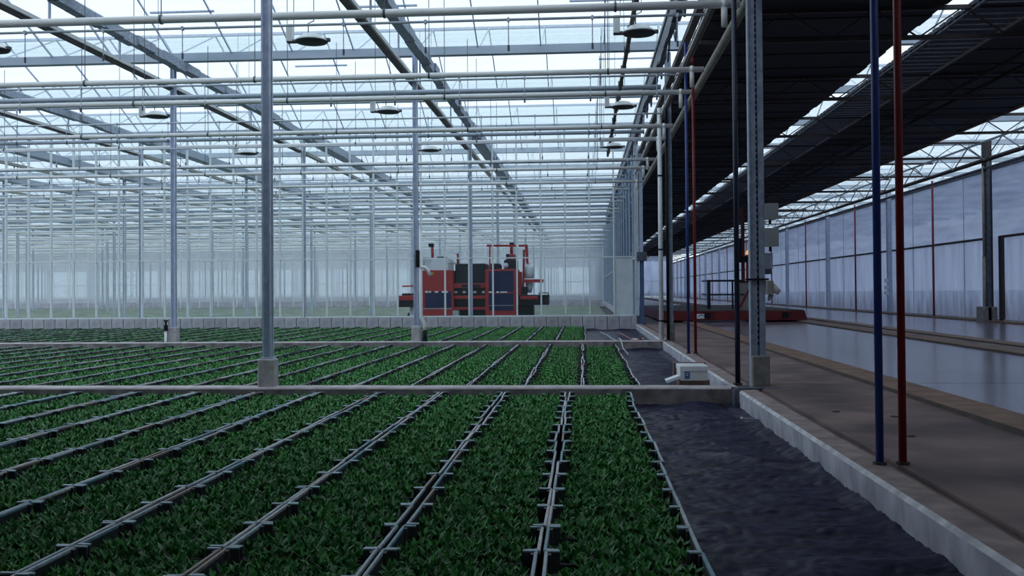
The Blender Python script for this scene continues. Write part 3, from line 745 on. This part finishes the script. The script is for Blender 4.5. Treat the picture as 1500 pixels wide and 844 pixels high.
# ------------------------------------------------------------------ red wagon in the hall
WX0, WX1, WY0, WY1 = 2.20, 6.30, 28.9, 38.5
wt = at(1000, 456.5, 28.9).z
t = thing('rail_wagon', ((WX0 + WX1) / 2, (WY0 + WY1) / 2, HZ), 'low dark red rail wagon with flat deck standing on the hall rails', 'wagon')
MB().box(WX0 + .02, WX1 - .02, WY0 + .02, WY1 - .02, wt - .02, wt + .03).build('deck', wagon_deck, t)
MB().bbox(WX0, WX1 - .35, WY0, WY0 + .08, HZ + .06, wt, .01).build('front_beam', wagon_red, t)
MB().bbox(WX0, WX0 + .08, WY0 + .08, WY1, HZ + .06, wt, .01).build('side_beam', wagon_red, t)
MB().bbox(WX1 - .08, WX1, WY0 + .08, WY1, HZ + .06, wt, .01).build('side_beam', wagon_red, t)
MB().add([(WX1 - .35, WY0, HZ + .06), (WX1 + .06, WY0, HZ + .06), (WX1, WY0, wt), (WX1 - .35, WY0, wt), (WX1 - .35, WY0 + .08, HZ + .06), (WX1 + .06, WY0 + .08, HZ + .06), (WX1, WY0 + .08, wt), (WX1 - .35, WY0 + .08, wt)],
         [(0, 1, 2, 3), (7, 6, 5, 4), (1, 5, 6, 2), (3, 2, 6, 7), (0, 4, 5, 1), (0, 3, 7, 4)]).build('end_bumper', wagon_red, t)
for X in (3.55, 5.75):
    MB().box(X - .09, X + .09, WY0 - .03, WY0, HZ + .12, wt - .04).build('hook_plate', black_p, t)
for X in (3.0, 6.2):
    for Y in (30, 37): MB().tube((X - .05, Y, HZ + .15), (X + .05, Y, HZ + .15), .12, 16).build('wheel', black_p, t)
a = at(1020.5, 467, WY0 - .01); b_ = at(1034.5, 460, WY0 - .01)
pl = MB().box(a.x, b_.x, WY0 - .02, WY0, a.z, b_.z).build('name_plate', white_p, t)
mb = MB(); n = 14                                                            # blue brush mark on the plate
for i in range(n):
    u0, u1 = i / n, (i + 1) / n
    def arc(u): return a.x + .04 + (b_.x - a.x - .08) * u, a.z + (b_.z - a.z) * (.42 + .28 * math.sin(math.pi * u) ** .8 + .04 * u)
    (xa, za), (xb, zb) = arc(u0), arc(u1); h = (b_.z - a.z) * .2 * (1 - .5 * u0)
    mb.quad((xa, WY0 - .023, za - h / 2), (xb, WY0 - .023, zb - h / 2), (xb, WY0 - .023, zb + h / 2), (xa, WY0 - .023, za + h / 2))
mb.build('logo_mark', print_navy, pl)
# railing on the wagon
YR = 30.8
a = at(1037, 449, YR); b_ = at(1078, 411, YR)
rl = MB()
for x in (1037, 1042, 1073): 
    p = at(x, 430, YR); rl.box(p.x - .025, p.x + .025, YR - .025 + (.4 if x == 1042 else 0), YR + .025 + (.4 if x == 1042 else 0), wt, b_.z)
for z in (b_.z, (b_.z + wt) / 2 + .02):
    rl.box(a.x, b_.x + .25, YR - .022, YR + .022, z - .025, z + .025); rl.box(a.x - .022, a.x + .022, YR, YR + 1.4, z - .025, z + .025)
rl.box(a.x, b_.x + .2, YR + 1.38, YR + 1.42, b_.z - .025, b_.z + .025)
rl.build('railing', dblue_p, t)
p = at(1082, 449, YR); q = at(1098, 414, YR)
cb = MB().bbox(p.x, q.x, YR + .1, YR + .6, wt, q.z, .02).build('control_cabinet', cream, t)
MB().box(p.x - .02, q.x + .02, YR + .08, YR + .62, q.z, q.z + .05).build('cabinet_top', wagon_red, cb)
MB().bar((p.x + .02, YR + .07, wt + .02), (q.x, YR + .07, q.z - .2), .05, .05).build('brace', machine_red, cb)
p = at(1089, 305, YR); 
ms = MB().box(p.x - .05, p.x + .05, YR + .15, YR + .25, wt, at(1089, 303, YR).z).build('mast', wagon_red, t)
p2 = at(1096, 370, YR)
MB().box(p2.x - .03, p2.x + .03, YR + .15, YR + .22, q.z, p2.z).box(p.x, p2.x + .12, YR + .1, YR + .2, p2.z - .3, p2.z - .08).build('second_mast', machine_red, ms)
MB().lathe([(.05, 0), (.06, .05), (.05, .1), (.02, .13)], (p2.x, YR + .12, p2.z - .06), 12).sm().build('beacon', amber, ms)
MB().bbox(p.x - .15, p.x - .05, YR + .1, YR + .2, p2.z - .3, p2.z + .45, .01).bbox(p.x - .05, p2.x + .15, YR + .05, YR + .12, p2.z - .28, p2.z - .12, .01).build('sensor_box', black_p, ms)

# ------------------------------------------------------------------ red machine behind the partition
YM = 32.6
def P(x, y, Y=YM): return at(x, y, Y)
t = thing('potting_machine', (P(690, 460).x, YM + .8, .0), 'large red handling machine with navy panels behind the glazed partition', 'machine')
def mbox(name, x0, x1, y0, y1, d0, d1, m, parent=None, bev=.015):
    a, b = P(x0, y1, YM + d0), P(x1, y0, YM + d0)
    z0 = max(a.z, .0)
    return MB().bbox(a.x, b.x, YM + d0, YM + d1, z0, b.z, bev).build(name, m, parent or t)
def flat(name, x0, x1, y0, y1, d, m, parent, th=.012):
    a, b = P(x0, y1, YM + d), P(x1, y0, YM + d)
    return MB().box(a.x, b.x, YM + d - th, YM + d, a.z, b.z).build(name, m, parent)
c1 = mbox('left_cabinet', 617, 664, 396, 476, 0, 1.5, machine_red)
flat('blue_door', 623, 661, 427, 451, -.002, navy, c1); flat('yellow_sticker', 625.5, 635, 399, 402.5, -.002, yellow_m, c1)
flat('lower_seam', 620, 662, 451.5, 453, -.004, boxgrey, c1)
for x0, x1 in ((623, 627), (628, 631.5), (637, 642), (647, 651), (653, 656)): flat('white_lettering', x0, x1, 426.5, 429, -.014, white_p, c1, .004)
tk = mbox('water_tank', 621, 658, 378, 396, .2, 1.4, tank_m, bev=.04)
mbox('tank_lid', 640, 652, 376, 378.2, .4, 1.2, black_p, tk)
fr = MB()
for x, y0 in ((620.5, 377), (662, 386)): 
    a, b = P(x, 396), P(x, y0); fr.box(a.x - .03, a.x + .03, YM + .05, YM + .11, a.z, b.z)
a, b = P(620, 378), P(630, 379); fr.box(a.x, b.x, YM + .05, YM + .11, a.z - .03, a.z + .02)
a, b = P(655, 386), P(668, 388); fr.box(a.x, b.x, YM + .05, YM + .11, a.z - .03, a.z + .02)
fr.build('tank_frame', cream, t)
a, b = P(633.7, 378, YM + .8), P(633.2, 360, YM + .8)
ex = MB().tube(a, b, .05, 12).sm().build('exhaust', machine_red, t)
MB().bbox(b.x - .12, b.x + .05, YM + .72, YM + .88, b.z - .04, b.z + .08, .02).build('exhaust_cap', black_p, ex)
a, b = P(671, 387, YM + .8), P(670.5, 371, YM + .8)
ex = MB().tube(a, b, .04, 12).sm().build('exhaust', machine_red, t)
MB().bbox(b.x - .10, b.x + .05, YM + .75, YM + .85, b.z - .02, b.z + .06, .015).build('exhaust_cap', galv, ex)
mbox('hopper', 667, 711, 386, 416, .1, 1.4, black_p, bev=.03)
mbox('upper_frame', 664, 712, 415, 422, .05, 1.3, machine_red); mbox('drive_unit', 676, 704, 416.5, 421, -.02, .3, black_p)
mbox('dark_body', 666, 712, 421, 470, .25, 1.3, black_p)
mbox('middle_beam', 664, 712, 433, 438, .05, .2, machine_red); mbox('lower_beam', 664, 712, 450, 454, .05, .2, machine_red)
for x0, x1 in ((664, 670), (678, 682), (687, 691), (693, 698), (706, 710)): flat('white_strip', x0, x1, 426.5, 429.5, .24, white_p, t)
mbox('pale_step', 663, 672, 455, 470, -.05, .3, boxgrey)
c2 = mbox('right_cabinet', 711, 757, 394, 476, 0, 1.5, machine_red)
flat('blue_door', 716, 752, 397, 428, -.002, navy, c2); flat('blue_door', 716, 752, 430, 455, -.002, navy, c2)
flat('lower_seam', 716, 752, 447, 448, -.016, boxgrey, c2)
for x0, x1 in ((716, 721.5), (727, 731), (733, 743)): flat('white_lettering', x0, x1, 427, 429, -.016, white_p, c2, .004)
fr = MB()
def mbar(x0, y0, x1, y1, d, w_=.05): fr.bar(P(x0, y0, YM + d), P(x1, y1, YM + d), w_, w_)
mbar(717.5, 393, 717.5, 360, .2); mbar(722, 393, 721, 360, .9); mbar(713, 360, 757, 360, .2, .07); mbar(760, 360, 773, 360, .2, .07); mbar(772, 360, 773, 387, .2, .06); mbar(767.5, 366, 766.5, 420, .3, .07); mbar(770, 362, 772, 385, .9)
fr.build('gantry_frame', machine_red, t)
a, b = P(749.5, 372, YM + .5), P(749, 358, YM + .5)
ex = MB().tube(a, b, .055, 12).sm().build('exhaust', machine_red, t)
MB().bbox(b.x - .06, b.x + .1, YM + .42, YM + .58, b.z - .05, b.z + .06, .02).build('exhaust_cap', black_p, ex)
eng = mbox('engine', 738, 757, 380, 395, .3, 1.1, black_p, bev=.05)
mbox('engine_cover', 742, 755, 372, 381, .4, 1.0, machine_red, eng, .05); mbox('air_filter', 741, 746, 372, 379, .3, .45, black_p, eng, .03)
a, b = P(741, 389, YM + .28), P(744, 389, YM + .28); MB().tube((a.x, YM + .22, a.z), (a.x, YM + .3, a.z), .09, 14).sm().build('pulley', galv, eng)
mbox('motor_block', 716, 733, 386, 395, .3, 1.0, black_p, bev=.05)
mbox('side_post', 757, 764, 398, 436, .2, .5, machine_red)
a = P(775.5, 408, YM + .5); b = P(775.5, 389, YM + .5)
MB().lathe([(.10, 0), (.16, .03), (.165, (b.z - a.z) * .8), (.12, b.z - a.z), (.05, b.z - a.z + .02), (.05, b.z - a.z + .07)], (a.x, YM + .5, a.z), 18).sm().build('canister', tank_m, t)
a2 = P(776, 429, YM + .5)
MB().tube((a2.x, YM + .5, a2.z), (a2.x, YM + .5, a.z - .12), .06, 16, .15).sm().build('funnel', tank_m, t)
mbox('right_arm', 766, 796, 409, 414, .2, .35, machine_red)
cv = mbox('right_conveyor', 760, 803, 432, 447, .1, 1.4, black_p)
mbox('conveyor_side', 762, 788, 434, 438.5, .02, .1, machine_red, cv)
fr = MB(); mbar(790, 429, 803, 429, .2, .03); mbar(790, 429, 790, 436, .2, .03); mbar(803, 429, 803, 436, .2, .03); fr.build('guard_rail', black_p, cv)
mbox('fitting_cluster', 763, 772, 420, 432, .2, .6, black_p)
mbox('chassis', 757, 781, 447, 476, .3, 1.2, black_p)
cv = mbox('left_conveyor', 584, 618, 435, 450, .1, 1.4, black_p)
mbox('conveyor_side', 584, 618, 433, 440, .02, .1, machine_red, cv)
for i in range(6):
    p = P(591 + 4.5 * i, 431.5, YM + .3); MB().tube((p.x, YM + .2, p.z), (p.x, YM + 1.2, p.z), .04, 8).build('roller', black_p, cv)
mbox('left_arm', 589, 618, 418, 420.5, .2, .3, machine_red)
for x in (600, 640, 700, 745):
    p = P(x, 470, YM + .4); MB().tube((p.x - .1, YM + .75, .22), (p.x + .1, YM + .75, .22), .22, 18).build('wheel', black_p, t)
mbox('leg_block', 600, 607, 450, 476, .4, .8, tank_m)

# ------------------------------------------------------------------ white box, lid board, bits on the ground
a = at(996, 562, 10.22); b = at(1036, 536, 10.22)
z0 = HZ; 
t = thing('foam_box', ((a.x + b.x) / 2, 10.35, z0 - .18), 'white lidded box with blue print sitting behind the cross kerb', 'box')
MB().box(a.x + .0, b.x + .02, 10.2, 10.62, .03, z0 + .035).build('brown_base', brown_card, t)
MB().bbox(a.x, b.x, 10.2, 10.58, z0 + .035, b.z - .045, .006).build('body', white_p, t)
MB().bbox(a.x - .006, b.x + .006, 10.19, 10.585, b.z - .05, b.z, .006).build('lid', white_p, t)
MB().box(a.x - .03, b.x + .03, 10.585, 10.70, z0, b.z + .005).build('brown_back', brown_card, t)
p0 = at(1003, 555, 10.2); p1 = at(1010.5, 544.5, 10.2)
mb = MB().box(p0.x, p1.x, 10.197, 10.2, p0.z, p1.z)
mb.build('blue_print', logo_blue, t)
MB().box(p0.x + .012, p1.x - .018, 10.195, 10.198, p0.z + .03, p0.z + .037).box(p0.x + .012, p1.x - .014, 10.195, 10.198, p0.z + .05, p0.z + .056).build('print_detail', white_p, t)
p0 = at(976, 559, 10.2); p1 = at(996, 552, 10.2)
mb = MB(); mb.bar((p0.x, 10.25, p0.z + .0), (p1.x - .005, 10.25, p1.z), .20, .028)
tag(mb.build('foam_board', tank_m, loc=(p0.x, 10.25, p0.z)), 'pale board leaning at the left side of the white box', 'board')
t = thing('cable_tie', (1.44, 8.5, .14), 'small white plug and wire sticking out of the curb side', 'plug')
p = at(1085, 613, 8.45); MB().tube(p, (p.x + .015, p.y, p.z), .012, 10).build('plug', white_p, t)
MB().tube((p.x, p.y, p.z), (1.478, p.y - .02, p.z - .004), .004, 6).build('wire', galv, t)
def hose(pts, r, m, lab, name='hose'):
    o = MB().path(pts, r, 8).sm().build(name, m, loc=pts[0]); tag(o, lab, 'hose')
hose([(.42, 25.5, .09), (.55, 23.5, .10), (.62, 21.5, .11), (.66, 20.0, .14), (.68, 19.05, .235), (.70, 18.75, .225), (.70, 17.8, .12), (.74, 16.5, .09)], .010, gutter_m, 'grey blue hose lying over the rear cross kerb on black cloth')
hose([(.85, 25.0, .10), (.98, 22.5, .10), (1.02, 20.8, .10), (1.08, 19.4, .19), (1.09, 19.0, .235)], .018, red_p, 'red hose lying on the black cloth before the partition')
hose([(1.02, 20.8, .14), (1.08, 19.6, .18), (1.12, 18.95, .235)], .014, pipe_w, 'white hose end lying on the rear cross kerb')
for i, (X, Y) in enumerate(((2.1, 6.6), (2.35, 5.0), (2.3, 7.6), (1.95, 7.9))):
    vs = MB().lathe([(.02, 0), (.035, .004), (.02, .008)], (X, Y, HZ), 7)
    tag(vs.build('dirt_clod', rail_side, loc=(X, Y, HZ)), 'dark bit of dirt on the concrete path, ' + nth(i + 1) + ' from left', 'dirt', 'dirt on the path')

# ------------------------------------------------------------------ seedling crates
def foliage_mesh(npx, npy, leaves, seed, hi=.185):
    rnd = random.Random(seed); vs, fs, tone = [], [], []
    for a in range(npx):
        for b in range(npy):
            cx = -.258 + .516 * (a + .5) / npx + rnd.uniform(-.018, .018); cy = -.185 + .37 * (b + .5) / npy + rnd.uniform(-.016, .016)
            
            if abs(cx) > .20 and cy > .10: continue
            base = rnd.uniform(.078, .105); big = rnd.uniform(.75, 1.2); ph = rnd.uniform(0, 6.28)
            for l in range(leaves):
                an = ph + l * 2.399 + rnd.uniform(-.3, .3); tilt = rnd.uniform(.2, .95); L_ = rnd.uniform(.042, .064) * big; w_ = L_ * rnd.uniform(.12, .2)
                dx, dy = math.cos(an), math.sin(an); px, py = -dy, dx
                h1 = L_ * .6 * math.cos(tilt); d1 = L_ * .6 * math.sin(tilt); t2 = tilt + rnd.uniform(.15, .6)
                h2 = h1 + L_ * .45 * math.cos(t2); d2 = d1 + L_ * .45 * math.sin(t2)
                n = len(vs)
                vs += [(cx, cy, base), (cx + dx * d1 + px * w_, cy + dy * d1 + py * w_, base + h1), (cx + dx * d2, cy + dy * d2, base + h2), (cx + dx * d1 - px * w_, cy + dy * d1 - py * w_, base + h1), (cx + dx * d1, cy + dy * d1, base + h1 - w_ * .35)]
                fs += [(n, n + 1, n + 4), (n + 1, n + 2, n + 4), (n, n + 4, n + 3), (n + 4, n + 2, n + 3)]
                q = rnd.random(); q = q * .85 if rnd.random() > .1 else rnd.uniform(.85, 1)
                tone += [q] * 5
    return vs, fs, tone
def fmesh(name, vs, fs, tone):
    me = bpy.data.meshes.new(name); me.from_pydata(vs, [], fs); me.materials.append(leaf_m)
    at_ = me.attributes.new('tone', 'FLOAT', 'POINT'); at_.data.foreach_set('value', tone); me.update(); return me
FOL = [fmesh('seedlings', *foliage_mesh(15, 10, 7, 100 + i)) for i in range(6)]
FOLM = [fmesh('seedlings', *foliage_mesh(12, 8, 6, 200 + i)) for i in range(4)]
CW, CD, CH = .30, .196, .16
def body_mb(mb):
    return mb.box(-CW, CW, -CD, CD, .0, .012).box(-CW, -CW + .012, -CD, CD, .012, CH - .012).box(CW - .012, CW, -CD, CD, .012, CH - .012).box(-CW, CW, -CD, -CD + .01, .012, .11).box(-CW, CW, CD - .01, CD, .012, .11).box(-CW + .012, CW - .012, -CD + .01, CD - .01, .012, .085)
body_me = body_mb(MB()).mesh('crate_body', crate_m)
rimL = MB().bbox(-CW - .002, -CW + .012, -CD, CD, CH - .012, CH, .003).mesh('side_rim', rim_m)
rimR = MB().bbox(CW - .012, CW + .002, -CD, CD, CH - .012, CH, .003).mesh('side_rim', rim_m)
def post(sx, sy):
    x0, x1 = (CW - .056, CW - .004) if sx > 0 else (-CW + .004, -CW + .056)
    y0, y1 = (CD - .016, CD) if sy > 0 else (-CD, -CD + .016)
    return MB().mi(0).box(x0, x1, y0, y1, .012, CH - .004).box(*((x1 - .02, x1) if sx > 0 else (x0, x0 + .02)), *((CD - .05, CD) if sy > 0 else (-CD, -CD + .05)), .012, CH - .004).mi(1).box(x0, x1, y0 - .001, y1 + .001, CH - .004, CH + .002).mesh('corner_post', [post_m, post_top])
POST = [post(sx, sy) for sx in (-1, 1) for sy in (-1, 1)]
mid_mb = body_mb(MB().mi(0)); mid_mb.mi(1).box(-CW, -CW + .013, -CD, CD, CH - .012, CH).box(CW - .013, CW, -CD, CD, CH - .012, CH)
mid_mb.mi(2)
for sx in (-1, 1):
    for sy in (-1, 1):
        x0, x1 = (CW - .056, CW - .004) if sx > 0 else (-CW + .004, -CW + .056); y0, y1 = (CD - .016, CD) if sy > 0 else (-CD, -CD + .016)
        mid_mb.box(x0, x1, y0, y1, .012, CH - .003)
mid_me = mid_mb.mesh('crate_body', [crate_m, rim_m, post_m])
def wob(X, Y): return .008 * math.sin(Y * 1.7 + X * 3) + .005 * math.sin(Y * 4.1 + X)
spots = []
for bed, xc, pitch, ystart, ystop, step in (('front', .148, .622, 9.58, 2.3, -.397), ('middle', .285, .602, 10.35, 18.55, .397), ('rear', -.255, .590, 19.3, 28.1, .397)):
    for i in range(34):
        X = xc - pitch * i; Y = ystart; n = 1
        while (Y > ystop) if step < 0 else (Y < ystop):
            if onscreen(X + .3, Y, .16, 20) or onscreen(X - .3, Y, .16, 20) or onscreen(X, Y, .16, 60): spots.append((Y, bed, i + 1, n, X))
            Y += step; n += 1
spots.sort()
far = []
for idx, (Y, bed, row, n, X) in enumerate(spots):
    x = X + wob(row * 7.3, Y) + R(-.003, .003); rz = R(-.012, .012)
    if idx >= 300: far.append((x, Y, rz)); continue
    lab = f'green seedling crate in {bed} bed, {nth(row)} row from black cloth, {nth(n)} crate from front kerb'
    t = thing('seedling_crate', (x, Y, .002 + R(0, .004)), lab, 'crate', 'seedling crates in the beds'); t.rotation_euler.z = rz
    if bed == 'front':
        put('crate_body', body_me, t); put('side_rim', rimL, t); put('side_rim', rimR, t)
        for p in POST: put('corner_post', p, t)
        o = put('seedlings', random.choice(FOL), t)
    else:
        put('crate_body', mid_me, t); o = put('seedlings', random.choice(FOLM), t)
    o['kind'] = 'stuff'
    if random.random() < .5: o.scale.x = -1
# the rest, past the three hundred nearest, as one object
V, Fc, Mi, T = [], [], [], []
lowf = [foliage_mesh(8, 5, 4, 300 + i) for i in range(4)]
for x, Y, rz in far:
    c, s = math.cos(rz), math.sin(rz); n = len(V)
    V += [(x + c * px - s * py, Y + s * px + c * py, pz) for px, py, pz in mid_mb.v]; Fc += [tuple(i + n for i in f) for f in mid_mb.f]
    k = random.choice((1, 1, 3, 4)); Mi += [(q if q != 1 else k) for q in mid_mb.m]; T += [0] * len(mid_mb.v)
    vs, fs, to = random.choice(lowf); n = len(V); sg = 1
    V += [(x + sg * px, Y + sg * py, pz) for px, py, pz in vs]; Fc += [tuple(i + n for i in f) for f in fs]; Mi += [5] * len(fs); T += to
me = bpy.data.meshes.new('seedling_crates'); me.from_pydata(V, [], Fc)
rim_b = mat('crate_rim_pale', (.25, .30, .32), (.42, .46, .48), 3, .55); rim_c = mat('crate_rim_dark', (.05, .09, .10), (.10, .12, .12), 3, .55)
for q in (crate_m, rim_b, post_m, rim_c, rim_b, leaf_m): me.materials.append(q)
me.polygons.foreach_set('material_index', Mi)
at_ = me.attributes.new('tone', 'FLOAT', 'POINT'); at_.data.foreach_set('value', T); me.update()
o = bpy.data.objects.new('seedling_crates', me); COL.objects.link(o)
tag(o, 'rows of green seedling crates filling the back of the beds', 'crates', kind='stuff')
